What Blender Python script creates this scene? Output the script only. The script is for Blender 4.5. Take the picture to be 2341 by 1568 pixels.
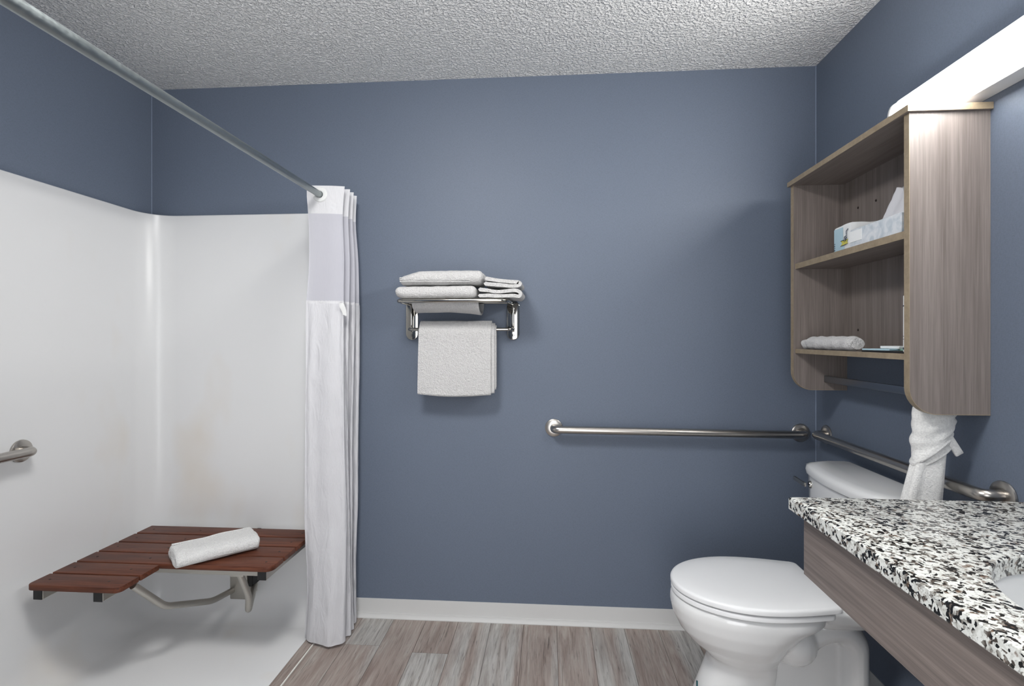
import bpy, bmesh, math, random
from mathutils import Vector, noise

for o in list(bpy.data.objects):
    bpy.data.objects.remove(o, do_unlink=True)
scene = bpy.context.scene
COL = scene.collection
random.seed(7)
PI = math.pi

# ------------------------------------------------------------------ camera
CAM_Z = 1.27
F_PX = 1190.0
cam_data = bpy.data.cameras.new('camera')
cam = bpy.data.objects.new('camera', cam_data)
COL.objects.link(cam)
cam.location = (0, 0, CAM_Z)
cam.rotation_euler = (PI / 2, 0, math.atan(86.5 / F_PX))
cam_data.sensor_fit = 'HORIZONTAL'
cam_data.sensor_width = 36.0
cam_data.lens = 36.0 * F_PX / 2341.0
cam_data.shift_y = -11.0 / 2341.0
cam_data.clip_start = 0.02
scene.camera = cam

# ------------------------------------------------------------------ world, exposure
world = bpy.data.worlds.new('world')
scene.world = world
world.use_nodes = True
wb = world.node_tree.nodes['Background']
wb.inputs['Color'].default_value = (0.97, 0.98, 1.0, 1)
wb.inputs['Strength'].default_value = 4.2
VANITY_GLOW = 45.0      # the tube lamp over the counter
FILL_GLOW = 53.0        # fill lamp added on the ceiling, out of view
scene.view_settings.view_transform = 'Standard'
scene.view_settings.look = 'None'
scene.view_settings.exposure = 0.0
scene.view_settings.gamma = 1.0
scene.view_settings.use_curve_mapping = False

# ------------------------------------------------------------------ room dimensions
XL, XR, YB, YF, ZC = -1.873, 1.141, 2.326, -0.45, 2.44

# ================================================================== materials
def lin(r, g, b):
    def f(c):
        c /= 255.0
        return c / 12.92 if c <= 0.04045 else ((c + 0.055) / 1.055) ** 2.4
    return (f(r), f(g), f(b), 1.0)

class NT:
    def __init__(self, name):
        self.m = bpy.data.materials.new(name)
        self.m.use_nodes = True
        self.t = self.m.node_tree
        self.b = self.t.nodes['Principled BSDF']
        self.out = self.t.nodes['Material Output']
    def n(self, typ, **kw):
        nd = self.t.nodes.new(typ)
        for k, v in kw.items():
            setattr(nd, k, v)
        return nd
    def l(self, a, b):
        self.t.links.new(a, b)
    def coords(self, scale=(1, 1, 1), kind='Object', rot=(0, 0, 0)):
        tc = self.n('ShaderNodeTexCoord')
        mp = self.n('ShaderNodeMapping')
        mp.inputs['Scale'].default_value = scale
        mp.inputs['Rotation'].default_value = rot
        self.l(tc.outputs[kind], mp.inputs['Vector'])
        return mp.outputs['Vector']
    def noise(self, vec, scale, detail=2.0, rough=0.5, dist=0.0):
        nd = self.n('ShaderNodeTexNoise')
        nd.inputs['Scale'].default_value = scale
        nd.inputs['Detail'].default_value = detail
        nd.inputs['Roughness'].default_value = rough
        nd.inputs['Distortion'].default_value = dist
        self.l(vec, nd.inputs['Vector'])
        return nd.outputs['Fac']
    def voronoi(self, vec, scale, out='Distance', feature='F1'):
        nd = self.n('ShaderNodeTexVoronoi', feature=feature)
        nd.inputs['Scale'].default_value = scale
        self.l(vec, nd.inputs['Vector'])
        return nd.outputs[out]
    def ramp(self, fac, stops, interp='LINEAR'):
        nd = self.n('ShaderNodeValToRGB')
        cr = nd.color_ramp
        cr.interpolation = interp
        while len(cr.elements) > 1:
            cr.elements.remove(cr.elements[-1])
        cr.elements[0].position = stops[0][0]
        cr.elements[0].color = stops[0][1]
        for p, c in stops[1:]:
            e = cr.elements.new(p)
            e.color = c
        self.l(fac, nd.inputs['Fac'])
        return nd.outputs['Color']
    def mix(self, fac, a, b, blend='MIX'):
        nd = self.n('ShaderNodeMix', data_type='RGBA', blend_type=blend)
        for s, v in ((0, fac), (6, a), (7, b)):
            if hasattr(v, 'links') or hasattr(v, 'is_linked'):
                self.l(v, nd.inputs[s])
            else:
                nd.inputs[s].default_value = v
        return nd.outputs[2]
    def math(self, op, a, b=0.5):
        nd = self.n('ShaderNodeMath', operation=op)
        for i, v in enumerate((a, b)):
            if hasattr(v, 'is_linked'):
                self.l(v, nd.inputs[i])
            else:
                nd.inputs[i].default_value = v
        return nd.outputs[0]
    def bump(self, h, strength, dist):
        nd = self.n('ShaderNodeBump')
        nd.inputs['Strength'].default_value = strength
        nd.inputs['Distance'].default_value = dist
        self.l(h, nd.inputs['Height'])
        self.l(nd.outputs['Normal'], self.b.inputs['Normal'])
    def color(self, c):
        if hasattr(c, 'is_linked'):
            self.l(c, self.b.inputs['Base Color'])
        else:
            self.b.inputs['Base Color'].default_value = c
    def set(self, **kw):
        for k, v in kw.items():
            self.b.inputs[k.replace('_', ' ')].default_value = v

G = lambda v: (v, v, v, 1)

def mat_plain(name, c, rough=0.5, metal=0.0, spec=0.5, coat=0.0):
    m = NT(name)
    m.color(c)
    m.set(Roughness=rough, Metallic=metal)
    m.b.inputs['Specular IOR Level'].default_value = spec
    m.b.inputs['Coat Weight'].default_value = coat
    return m.m

def mat_wall():
    m = NT('blue_vinyl_wallcovering')
    v = m.coords()
    big = m.noise(v, 1.6, 2)
    v2 = m.coords((700, 700, 120))
    fine = m.noise(v2, 1.0, 2)
    v3 = m.coords((120, 120, 700))
    fine2 = m.noise(v3, 1.0, 2)
    weave = m.math('ADD', fine, fine2)
    c1 = m.mix(big, lin(92, 102, 118), lin(97, 107, 123))
    sp = m.ramp(weave, [(0.70, G(0.96)), (1.0, G(1.04)), (1.25, G(1.10))])
    m.color(m.mix(1.0, c1, sp, 'MULTIPLY'))
    m.bump(weave, 0.10, 0.001)
    m.set(Roughness=0.55)
    return m.m

def mat_ceiling():
    m = NT('textured_white_ceiling')
    v = m.coords()
    n1 = m.noise(v, 95, 2, 0.55)
    n2 = m.noise(v, 38, 2)
    r = m.ramp(n1, [(0.38, G(0)), (0.5, G(0.55)), (0.62, G(1))])
    h = m.math('ADD', r, m.math('MULTIPLY', n2, 0.7))
    m.color(m.ramp(n1, [(0.35, lin(236, 237, 237)), (0.65, lin(249, 249, 248))]))
    m.bump(h, 1.0, 0.0075)
    m.set(Roughness=0.9)
    return m.m

def mat_plank():
    m = NT('weathered_grey_vinyl_plank')
    info = m.n('ShaderNodeObjectInfo')
    geo = m.n('ShaderNodeTexCoord')
    off = m.n('ShaderNodeVectorMath', operation='ADD')
    rnd = m.n('ShaderNodeCombineXYZ')
    k = m.math('MULTIPLY', info.outputs['Random'], 37.0)
    for i in range(3):
        m.l(k, rnd.inputs[i])
    m.l(geo.outputs['Object'], off.inputs[0])
    m.l(rnd.outputs[0], off.inputs[1])
    def mapped(s):
        mp = m.n('ShaderNodeMapping')
        mp.inputs['Scale'].default_value = s
        m.l(off.outputs[0], mp.inputs['Vector'])
        return mp.outputs['Vector']
    streak = m.noise(mapped((34, 3.2, 1)), 1.0, 4, 0.6, 1.2)
    grain = m.noise(mapped((150, 7, 1)), 1.0, 4, 0.6, 1.2)
    crack = m.noise(mapped((60, 3.2, 1)), 1.0, 3, 0.6, 2.2)
    strip = m.noise(mapped((13, 0.5, 1)), 1.0, 1, 0.5, 0.0)
    base = m.ramp(streak, [(0.28, lin(132, 117, 110)), (0.45, lin(150, 137, 130)),
                           (0.58, lin(160, 149, 142)), (0.75, lin(172, 166, 160))])
    pale = m.ramp(streak, [(0.3, lin(150, 145, 140)), (0.5, lin(174, 172, 168)), (0.7, lin(190, 189, 186))])
    sep = m.n('ShaderNodeSeparateColor')
    m.l(info.outputs['Color'], sep.inputs[0])
    sfac = m.math('ADD', m.math('SUBTRACT', sep.outputs[0], 0.5), strip)
    col = m.mix(m.ramp(sfac, [(0.50, G(0)), (0.64, G(0.9))]), base, pale)
    g = m.ramp(grain, [(0.30, G(0.60)), (0.47, G(0.96)), (0.7, G(1.10))])
    col = m.mix(1.0, col, g, 'MULTIPLY')
    ck = m.ramp(crack, [(0.29, G(0.40)), (0.36, G(1.0))])
    col = m.mix(1.0, col, ck, 'MULTIPLY')
    m.color(col)
    m.bump(grain, 0.15, 0.001)
    m.set(Roughness=0.42)
    return m.m

def mat_laminate(name, scale, a=(108, 99, 94), b=(138, 129, 124)):
    m = NT(name)
    v = m.coords(scale)
    n1 = m.noise(v, 1.0, 3, 0.65)
    v2 = m.coords(tuple(s * 0.22 for s in scale))
    n2 = m.noise(v2, 1.0, 2, 0.5)
    s = m.math('ADD', m.math('MULTIPLY', n1, 0.6), m.math('MULTIPLY', n2, 0.4))
    m.color(m.ramp(s, [(0.34, lin(*a)), (0.5, lin((a[0] + b[0]) / 2, (a[1] + b[1]) / 2, (a[2] + b[2]) / 2)), (0.66, lin(*b))]))
    m.bump(n1, 0.12, 0.0006)
    m.set(Roughness=0.42)
    return m.m

def mat_teak():
    m = NT('brown_phenolic_slat')
    v = m.coords((3, 34, 34))
    n = m.noise(v, 1.0, 4, 0.6, 1.6)
    v2 = m.coords((9, 160, 160))
    n2 = m.noise(v2, 1.0, 3, 0.6, 0.6)
    s = m.math('ADD', m.math('MULTIPLY', n, 0.65), m.math('MULTIPLY', n2, 0.35))
    m.color(m.ramp(s, [(0.30, lin(50, 26, 18)), (0.43, lin(78, 42, 29)), (0.56, lin(98, 56, 39)), (0.75, lin(118, 72, 52))]))
    m.bump(n2, 0.25, 0.0008)
    m.set(Roughness=0.5)
    m.b.inputs['Specular IOR Level'].default_value = 0.3
    return m.m

def mat_granite():
    m = NT('black_and_white_granite')
    v = m.coords()
    nv = m.n('ShaderNodeTexNoise')
    nv.inputs['Scale'].default_value = 55
    nv.inputs['Detail'].default_value = 3
    m.l(v, nv.inputs['Vector'])
    ad = m.n('ShaderNodeVectorMath', operation='MULTIPLY_ADD')
    m.l(nv.outputs['Color'], ad.inputs[0])
    ad.inputs[1].default_value = (0.022, 0.022, 0.022)
    m.l(v, ad.inputs[2])
    vv = ad.outputs[0]
    cell = m.n('ShaderNodeTexVoronoi')
    cell.inputs['Scale'].default_value = 165
    m.l(vv, cell.inputs['Vector'])
    sep = m.n('ShaderNodeSeparateColor')
    m.l(cell.outputs['Color'], sep.inputs[0])
    clus = m.noise(v, 34, 2, 0.5)
    pick = m.math('ADD', m.math('MULTIPLY', sep.outputs[0], 0.62), m.math('MULTIPLY', clus, 0.75))
    col = m.ramp(pick, [(0.0, lin(16, 17, 18)), (0.50, lin(26, 27, 28)), (0.545, lin(92, 84, 78)),
                        (0.60, lin(146, 144, 138)), (0.67, lin(198, 199, 194)), (1.0, lin(222, 224, 220))])
    br = m.noise(v, 75, 2, 0.5)
    col = m.mix(m.ramp(br, [(0.63, G(0)), (0.70, G(0.7))]), col, lin(118, 96, 80))
    tiny = m.noise(v, 240, 2, 0.6)
    col = m.mix(1.0, col, m.ramp(tiny, [(0.33, G(0.55)), (0.42, G(1.0))]), 'MULTIPLY')
    m.color(col)
    m.set(Roughness=0.22)
    return m.m

def mat_terry(name='white_terry', c=(212, 211, 210), bump=0.9):
    m = NT(name)
    v = m.coords()
    n = m.noise(v, 230, 3, 0.6)
    n2 = m.noise(v, 90, 2, 0.5)
    s = m.math('ADD', n, m.math('MULTIPLY', n2, 0.8))
    m.color(m.ramp(n, [(0.3, lin(c[0] - 18, c[1] - 18, c[2] - 17)), (0.6, lin(*c))]))
    m.bump(s, bump, 0.0065)
    m.set(Roughness=0.95)
    m.b.inputs['Specular IOR Level'].default_value = 0.1
    m.b.inputs['Sheen Weight'].default_value = 0.25
    return m.m

def mat_cloth(name, c, alpha=1.0, wr=0.5):
    m = NT(name)
    v = m.coords((30, 30, 9))
    n = m.noise(v, 1.0, 3, 0.6, 1.0)
    v2 = m.coords((500, 500, 40))
    n2 = m.noise(v2, 1.0, 2)
    m.color(m.mix(n2, lin(c[0] - 8, c[1] - 8, c[2] - 7), lin(*c)))
    h = m.math('ADD', n, m.math('MULTIPLY', n2, 0.12))
    m.bump(h, wr, 0.008)
    m.set(Roughness=0.85)
    m.b.inputs['Specular IOR Level'].default_value = 0.2
    tr = m.n('ShaderNodeBsdfTranslucent')
    tr.inputs['Color'].default_value = lin(*c)
    mx = m.n('ShaderNodeMixShader')
    mx.inputs[0].default_value = 0.28
    m.l(m.b.outputs[0], mx.inputs[1])
    m.l(tr.outputs[0], mx.inputs[2])
    last = mx.outputs[0]
    if alpha < 1:
        tp = m.n('ShaderNodeBsdfTransparent')
        m2 = m.n('ShaderNodeMixShader')
        m2.inputs[0].default_value = alpha
        m.l(tp.outputs[0], m2.inputs[1])
        m.l(last, m2.inputs[2])
        last = m2.outputs[0]
    m.l(last, m.out.inputs['Surface'])
    return m.m

def mat_fibreglass():
    m = NT('white_fibreglass')
    v = m.coords((1.6, 1.6, 0.9))
    n = m.noise(v, 1.5, 3, 0.55)
    stain = m.ramp(n, [(0.56, G(0)), (0.78, G(0.55))])
    m.color(m.mix(stain, lin(222, 223, 224), lin(214, 203, 186)))
    v2 = m.coords()
    m.bump(m.noise(v2, 9, 1), 0.05, 0.01)
    m.set(Roughness=0.26)
    return m.m

def mat_pan():
    m = NT('white_textured_pan')
    v = m.coords()
    m.color(lin(238, 240, 240))
    m.bump(m.noise(v, 160, 2), 0.35, 0.0015)
    m.set(Roughness=0.45)
    return m.m

def mat_brushed(name, c, rough, dirs=(40, 40, 40)):
    m = NT(name)
    v = m.coords(dirs)
    n = m.noise(v, 1.0, 3, 0.6)
    m.color(m.mix(n, tuple(x * 0.85 for x in c[:3]) + (1,), c))
    m.l(m.ramp(n, [(0.3, G(rough - 0.05)), (0.7, G(rough + 0.08))]), m.b.inputs['Roughness'])
    m.set(Metallic=1.0)
    return m.m

def mat_glow(name, c, s):
    m = NT(name)
    m.color(G(0.9))
    m.b.inputs['Emission Color'].default_value = c
    m.b.inputs['Emission Strength'].default_value = s
    m.set(Roughness=0.4)
    return m.m

def mat_marble_box():
    m = NT('marbled_tissue_carton')
    v = m.coords((1, 1, 1))
    n = m.noise(v, 22, 3, 0.55, 1.5)
    m.color(m.ramp(n, [(0.35, lin(182, 192, 200)), (0.5, lin(206, 211, 216)), (0.7, lin(222, 224, 226))]))
    m.set(Roughness=0.5)
    return m.m

M = dict(
    wall=mat_wall(), ceiling=mat_ceiling(), plank=mat_plank(),
    lam_v=mat_laminate('grey_oak_laminate_upright', (240, 240, 5)),
    lam_h=mat_laminate('grey_oak_laminate_level', (240, 5, 240)),
    apron=mat_laminate('grey_oak_laminate_apron', (190, 4, 190), (104, 95, 91), (142, 131, 125)),
    edge=mat_laminate('tan_edge_band', (60, 60, 60), (132, 118, 98), (156, 141, 118)),
    teak=mat_teak(), granite=mat_granite(), terry=mat_terry(),
    terry_fine=mat_terry('white_terry_fine', (230, 230, 228), 0.4),
    terry_soft=mat_terry('white_terry_smooth', (228, 228, 227)),
    header=mat_cloth('curtain_header_cloth', (232, 232, 234), 1.0, 0.5),
    sheer=mat_cloth('curtain_sheer_cloth', (212, 212, 219), 0.88, 0.05),
    curtain=mat_cloth('curtain_white_cloth', (228, 228, 231), 1.0, 0.75),
    fibre=mat_fibreglass(), pan=mat_pan(),
    steel=mat_plain('brushed_steel', (0.46, 0.435, 0.405, 1), 0.29, 1.0),
    rod=mat_brushed('galvanised_rod', (0.34, 0.375, 0.38, 1), 0.36, (90, 90, 90)),
    dull=mat_brushed('dull_seat_tube', (0.52, 0.50, 0.46, 1), 0.45),
    chrome=mat_plain('polished_chrome', (0.46, 0.445, 0.41, 1), 0.09, 1.0),
    darkbar=mat_plain('smoky_metal_bar', (0.26, 0.28, 0.31, 1), 0.30, 1.0),
    porcelain=mat_plain('white_porcelain', lin(226, 227, 227), 0.12, 0, 0.5, 0.3),
    plastic=mat_plain('white_toilet_seat_plastic', lin(230, 231, 232), 0.28),
    base=mat_plain('pale_grey_vinyl_base', lin(196, 196, 195), 0.5),
    caulk=mat_plain('white_caulk', lin(228, 226, 220), 0.6),
    black=mat_plain('black_plastic', lin(14, 14, 16), 0.5),
    screw=mat_plain('dark_screw_head', lin(40, 28, 24), 0.45, 0.4),
    white=mat_plain('white_paint_metal', lin(220, 221, 220), 0.4),
    subfloor=mat_plain('dark_joint_floor', lin(84, 76, 72), 0.8),
    blue=mat_plain('pale_blue_paper', lin(176, 204, 216), 0.6),
    paper=mat_plain('white_paper', lin(228, 230, 230), 0.7),
    yellow=mat_plain('yellow_print', lin(206, 198, 92), 0.6),
    navy=mat_plain('navy_print', lin(32, 52, 78), 0.6),
    green=mat_plain('green_grey_print', lin(150, 188, 170), 0.6),
    teal=mat_plain('teal_print', lin(18, 84, 92), 0.5),
    carton=mat_marble_box(),
    tissue=mat_cloth('tissue_paper', (226, 226, 230), 1.0, 0.3),
    glow=mat_glow('lit_diffuser', (1.0, 0.985, 0.955, 1), VANITY_GLOW),
    fill_dome=mat_glow('lit_fill_dome', (1.0, 0.985, 0.965, 1), FILL_GLOW),
    seam=mat_plain('pale_corner_caulk', lin(134, 146, 166), 0.6),
)

# ================================================================== mesh helpers
ORIG = {}

def link(name, verts, faces, mat, parent=None, smooth=None, uv=None):
    me = bpy.data.meshes.new(name)
    ox = ORIG.get(parent.name, Vector((0, 0, 0))) if parent else Vector((0, 0, 0))
    me.from_pydata([tuple(Vector(v) - ox) for v in verts], [], faces)
    me.materials.append(mat)
    bm = bmesh.new()
    bm.from_mesh(me)
    bmesh.ops.recalc_face_normals(bm, faces=bm.faces)
    bm.to_mesh(me)
    bm.free()
    if smooth is not None:
        for p in me.polygons:
            p.use_smooth = True
        me.set_sharp_from_angle(angle=math.radians(smooth))
    o = bpy.data.objects.new(name, me)
    COL.objects.link(o)
    if parent:
        o.parent = parent
        ORIG[o.name] = ox
    return o

def root(name, loc, label, cat, group=None):
    o = bpy.data.objects.new(name, None)
    o.empty_display_size = 0.05
    COL.objects.link(o)
    o.location = loc
    ORIG[o.name] = Vector(loc)
    return tag(o, label, cat, group)

def tag(o, label, cat, group=None):
    o['label'] = label
    o['category'] = cat
    if group:
        o['group'] = group
    return o

def struct(o, label=None):
    o['kind'] = 'structure'
    if label:
        o['label'] = label
    return o

def merge(*parts):
    V, Fc = [], []
    for v, f in parts:
        k = len(V)
        V += list(v)
        Fc += [tuple(i + k for i in q) for q in f]
    return V, Fc

def box_vf(x0, x1, y0, y1, z0, z1):
    v = [(x0, y0, z0), (x1, y0, z0), (x1, y1, z0), (x0, y1, z0),
         (x0, y0, z1), (x1, y0, z1), (x1, y1, z1), (x0, y1, z1)]
    f = [(0, 3, 2, 1), (4, 5, 6, 7), (0, 1, 5, 4), (1, 2, 6, 5), (2, 3, 7, 6), (3, 0, 4, 7)]
    return v, f

def bevel_vf(vf, w, seg=2):
    me = bpy.data.meshes.new('tmp')
    me.from_pydata(vf[0], [], vf[1])
    bm = bmesh.new()
    bm.from_mesh(me)
    bmesh.ops.recalc_face_normals(bm, faces=bm.faces)
    es = [e for e in bm.edges if len(e.link_faces) == 2 and e.calc_face_angle(0) > 0.5]
    bmesh.ops.bevel(bm, geom=es, offset=w, segments=seg, affect='EDGES', profile=0.5)
    bm.verts.index_update()
    V = [tuple(v.co) for v in bm.verts]
    Fc = [tuple(v.index for v in f.verts) for f in bm.faces]
    bm.free()
    bpy.data.meshes.remove(me)
    return V, Fc

def box(name, b, mat, parent=None, bev=0.0, seg=2):
    vf = box_vf(*b)
    if bev:
        vf = bevel_vf(vf, bev, seg)
    return link(name, vf[0], vf[1], mat, parent, 40 if bev else None)

def prism_vf(poly, axis, a, b):
    """2-D polygon (list of 2-tuples) extruded along axis from a to b."""
    def mk(p, t):
        if axis == 'x':
            return (t, p[0], p[1])
        if axis == 'y':
            return (p[0], t, p[1])
        return (p[0], p[1], t)
    n = len(poly)
    v = [mk(p, a) for p in poly] + [mk(p, b) for p in poly]
    f = [tuple(range(n)), tuple(range(2 * n - 1, n - 1, -1))]
    f += [(i, (i + 1) % n, n + (i + 1) % n, n + i) for i in range(n)]
    return v, f

def fillet(pts, r, seg=6):
    """round the inner corners of a 3-D polyline"""
    P = [Vector(p) for p in pts]
    out = [P[0]]
    for i in range(1, len(P) - 1):
        a, b, c = P[i - 1], P[i], P[i + 1]
        d1, d2 = (a - b), (c - b)
        k = min(r, d1.length * 0.49, d2.length * 0.49)
        s, e = b + d1.normalized() * k, b + d2.normalized() * k
        for j in range(seg + 1):
            t = j / seg
            out.append(s * (1 - t) ** 2 + b * 2 * t * (1 - t) + e * t * t)
    out.append(P[-1])
    return out

def tube_vf(pts, r, n=14, caps=True, flat=None):
    P = [Vector(p) for p in pts]
    R = r if isinstance(r, (list, tuple)) else [r] * len(P)
    V, Fc = [], []
    t0 = (P[1] - P[0]).normalized()
    up = Vector((0, 0, 1)) if abs(t0.z) < 0.9 else Vector((0, 1, 0))
    u = t0.cross(up).normalized()
    for i, p in enumerate(P):
        if i == 0:
            t = (P[1] - P[0]).normalized()
        elif i == len(P) - 1:
            t = (P[-1] - P[-2]).normalized()
        else:
            t = ((P[i + 1] - p).normalized() + (p - P[i - 1]).normalized()).normalized()
        u = (u - t * u.dot(t)).normalized()
        w = t.cross(u)
        for k in range(n):
            a = 2 * PI * k / n
            V.append(tuple(p + (u * math.cos(a) + w * math.sin(a)) * R[i]))
    for i in range(len(P) - 1):
        for k in range(n):
            Fc.append((i * n + k, i * n + (k + 1) % n, (i + 1) * n + (k + 1) % n, (i + 1) * n + k))
    if caps:
        Fc.append(tuple(range(n - 1, -1, -1)))
        Fc.append(tuple(range((len(P) - 1) * n, len(P) * n)))
    return V, Fc

def tube(name, pts, r, mat, parent=None, n=16, fil=0.0):
    if fil:
        pts = fillet(pts, fil)
    v, f = tube_vf(pts, r, n)
    return link(name, v, f, mat, parent, 50)

def loft_vf(rings, cap0=True, cap1=True):
    n = len(rings[0])
    V = [p for r in rings for p in r]
    Fc = []
    for i in range(len(rings) - 1):
        for k in range(n):
            Fc.append((i * n + k, i * n + (k + 1) % n, (i + 1) * n + (k + 1) % n, (i + 1) * n + k))
    if cap0:
        Fc.append(tuple(range(n - 1, -1, -1)))
    if cap1:
        Fc.append(tuple(range((len(rings) - 1) * n, len(rings) * n)))
    return V, Fc

def lathe_vf(prof, centre, axis, n=28):
    """profile (radius, offset along axis)"""
    c = Vector(centre)
    ax = Vector(axis).normalized()
    u = ax.cross(Vector((0, 0, 1)) if abs(ax.z) < 0.9 else Vector((1, 0, 0))).normalized()
    w = ax.cross(u)
    rings = []
    for r, h in prof:
        rings.append([tuple(c + ax * h + (u * math.cos(2 * PI * k / n) + w * math.sin(2 * PI * k / n)) * max(r, 1e-4)) for k in range(n)])
    return loft_vf(rings)

def rbox_vf(size, r, div, deform=None):
    """subdivided rounded box centred on the origin"""
    hx, hy, hz = (s / 2 for s in size)
    nx, ny, nz = div
    key, V, Fc = {}, [], []
    def vid(i, j, k):
        q = (i, j, k)
        if q not in key:
            p = Vector((-hx + 2 * hx * i / nx, -hy + 2 * hy * j / ny, -hz + 2 * hz * k / nz))
            rr = r if isinstance(r, tuple) else (r, r, r)
            inner = Vector((max(-hx + rr[0], min(hx - rr[0], p.x)), max(-hy + rr[1], min(hy - rr[1], p.y)), max(-hz + rr[2], min(hz - rr[2], p.z))))
            d = Vector(((p.x - inner.x) / rr[0], (p.y - inner.y) / rr[1], (p.z - inner.z) / rr[2]))
            if d.length > 1e-6:
                # keep the direction, put the point on the rounded shell
                d.normalize()
                p = inner + Vector((d.x * rr[0], d.y * rr[1], d.z * rr[2]))
            key[q] = len(V)
            V.append(p)
        return key[q]
    for j in range(ny):
        for k in range(nz):
            for i in (0, nx):
                Fc.append((vid(i, j, k), vid(i, j + 1, k), vid(i, j + 1, k + 1), vid(i, j, k + 1)))
    for i in range(nx):
        for k in range(nz):
            for j in (0, ny):
                Fc.append((vid(i, j, k), vid(i + 1, j, k), vid(i + 1, j, k + 1), vid(i, j, k + 1)))
    for i in range(nx):
        for j in range(ny):
            for k in (0, nz):
                Fc.append((vid(i, j, k), vid(i + 1, j, k), vid(i + 1, j + 1, k), vid(i, j + 1, k)))
    if deform:
        V = [deform(p) for p in V]
    return V, Fc

def place(vf, loc, rz=0.0):
    c, s = math.cos(rz), math.sin(rz)
    return [(p[0] * c - p[1] * s + loc[0], p[0] * s + p[1] * c + loc[1], p[2] + loc[2]) for p in vf[0]], vf[1]

def nz3(p, s, seed=0.0):
    return noise.noise(Vector((p[0] * s + seed, p[1] * s + seed * 1.7, p[2] * s - seed)))

def smooth_path(pts, per=8):
    P = [Vector(p) for p in pts]
    out = []
    for i in range(len(P) - 1):
        p0, p1, p2, p3 = P[max(i - 1, 0)], P[i], P[i + 1], P[min(i + 2, len(P) - 1)]
        for k in range(per):
            t = k / per
            out.append(0.5 * ((2 * p1) + (p2 - p0) * t + (2 * p0 - 5 * p1 + 4 * p2 - p3) * t * t + (3 * p1 - p0 - 3 * p2 + p3) * t ** 3))
    out.append(P[-1])
    return out

def ribbon_vf(path2, th, t0, t1, steps, mk, amp=0.0, seed=0.0):
    """a folded sheet: 2-D centre line of thickness th, extruded from t0 to t1; mk(a, b, t) -> xyz"""
    P = smooth_path([(a, b, 0) for a, b in path2])
    n = len(P)
    L, Rr = [], []
    for i, p in enumerate(P):
        t = (P[min(i + 1, n - 1)] - P[max(i - 1, 0)]).normalized()
        nn = Vector((-t.y, t.x, 0))
        L.append(p + nn * th / 2)
        Rr.append(p - nn * th / 2)
    capa = [P[0] - (P[1] - P[0]).normalized() * th * 0.45]
    capb = [P[-1] + (P[-1] - P[-2]).normalized() * th * 0.45]
    ring = L + capb + Rr[::-1] + capa
    rings = []
    for s in range(steps + 1):
        t = t0 + (t1 - t0) * s / steps
        inset = 0.0
        rg = []
        for q in ring:
            d = amp * noise.noise(Vector((q.x * 22 + seed, q.y * 22, t * 14 + seed)))
            rg.append(mk(q.x + d, q.y + d * 0.8, t))
        rings.append(rg)
    return loft_vf(rings)

# ================================================================== SETTING
struct(box('wall_back', (XL - 0.1, XR + 0.1, YB, YB + 0.1, 0, ZC), M['wall']), 'blue grey vinyl covered back wall')
struct(box('wall_left', (XL - 0.1, XL, YF, YB, 0, ZC), M['wall']), 'blue grey wall above the shower surround')
struct(box('wall_right', (XR, XR + 0.1, YF, YB, 0, ZC), M['wall']), 'blue grey wall behind toilet and cabinet')
# unseen doorway added behind the viewer; plain world light enters as fill
DX0, DX1, DZ = -0.50, 0.50, 2.10
wf = merge(box_vf(XL - 0.1, DX0, YF - 0.1, YF, 0, ZC), box_vf(DX1, XR + 0.1, YF - 0.1, YF, 0, ZC), box_vf(DX0, DX1, YF - 0.1, YF, DZ, ZC))
struct(link('wall_front', wf[0], wf[1], M['wall']), 'blue grey wall behind the viewer with a doorway added for fill light')
struct(box('wall_shower_end', (XL, -0.985, 0.66, 0.76, 0, ZC), M['wall']), 'blue grey partition closing the shower')
struct(box('ceiling', (XL - 0.1, XR + 0.1, YF - 0.1, YB + 0.1, ZC, ZC + 0.1), M['ceiling']), 'white ceiling with stippled texture')

# floor with separate planks
floor = struct(box('floor', (XL - 0.1, XR + 0.1, YF - 0.1, YB + 0.1, -0.1, -0.006), M['subfloor']), 'weathered grey wood look plank floor')
PITCH = 0.1465
seams = [-0.976] + [-0.848 + PITCH * i for i in range(14)]
seams = [s for s in seams if s < XR - 0.02] + [XR]
ends = {0: [1.35], 1: [2.105, 0.9], 2: [1.5, 0.3], 3: [2.07, 0.85], 4: [1.25, 0.1], 5: [1.72, 0.5], 6: [1.1], 7: [1.42, 0.2],
        8: [1.0], 9: [1.62, 0.4], 10: [1.2], 11: [1.8, 0.6], 12: [1.3], 13: [1.0]}
tone = {(0, 0): 0.38, (1, 0): 0.72, (1, 1): 0.40, (2, 0): 0.36, (3, 0): 0.40, (3, 1): 0.74, (4, 0): 0.50, (5, 0): 0.50,
        (6, 0): 0.38, (7, 0): 0.36, (8, 0): 0.60, (9, 0): 0.50}
for i in range(len(seams) - 1):
    ys = [YB] + ends.get(i, [1.2]) + [YF]
    for j in range(len(ys) - 1):
        g = 0.0007
        o = link('plank', *box_vf(seams[i] + g, seams[i + 1] - g, ys[j + 1] + g, ys[j] - g, -0.006, 0.0), M['plank'], floor)
        t = tone.get((i, j), 0.42 + 0.12 * random.random())
        o.color = (t, t, t, 1)

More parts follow.
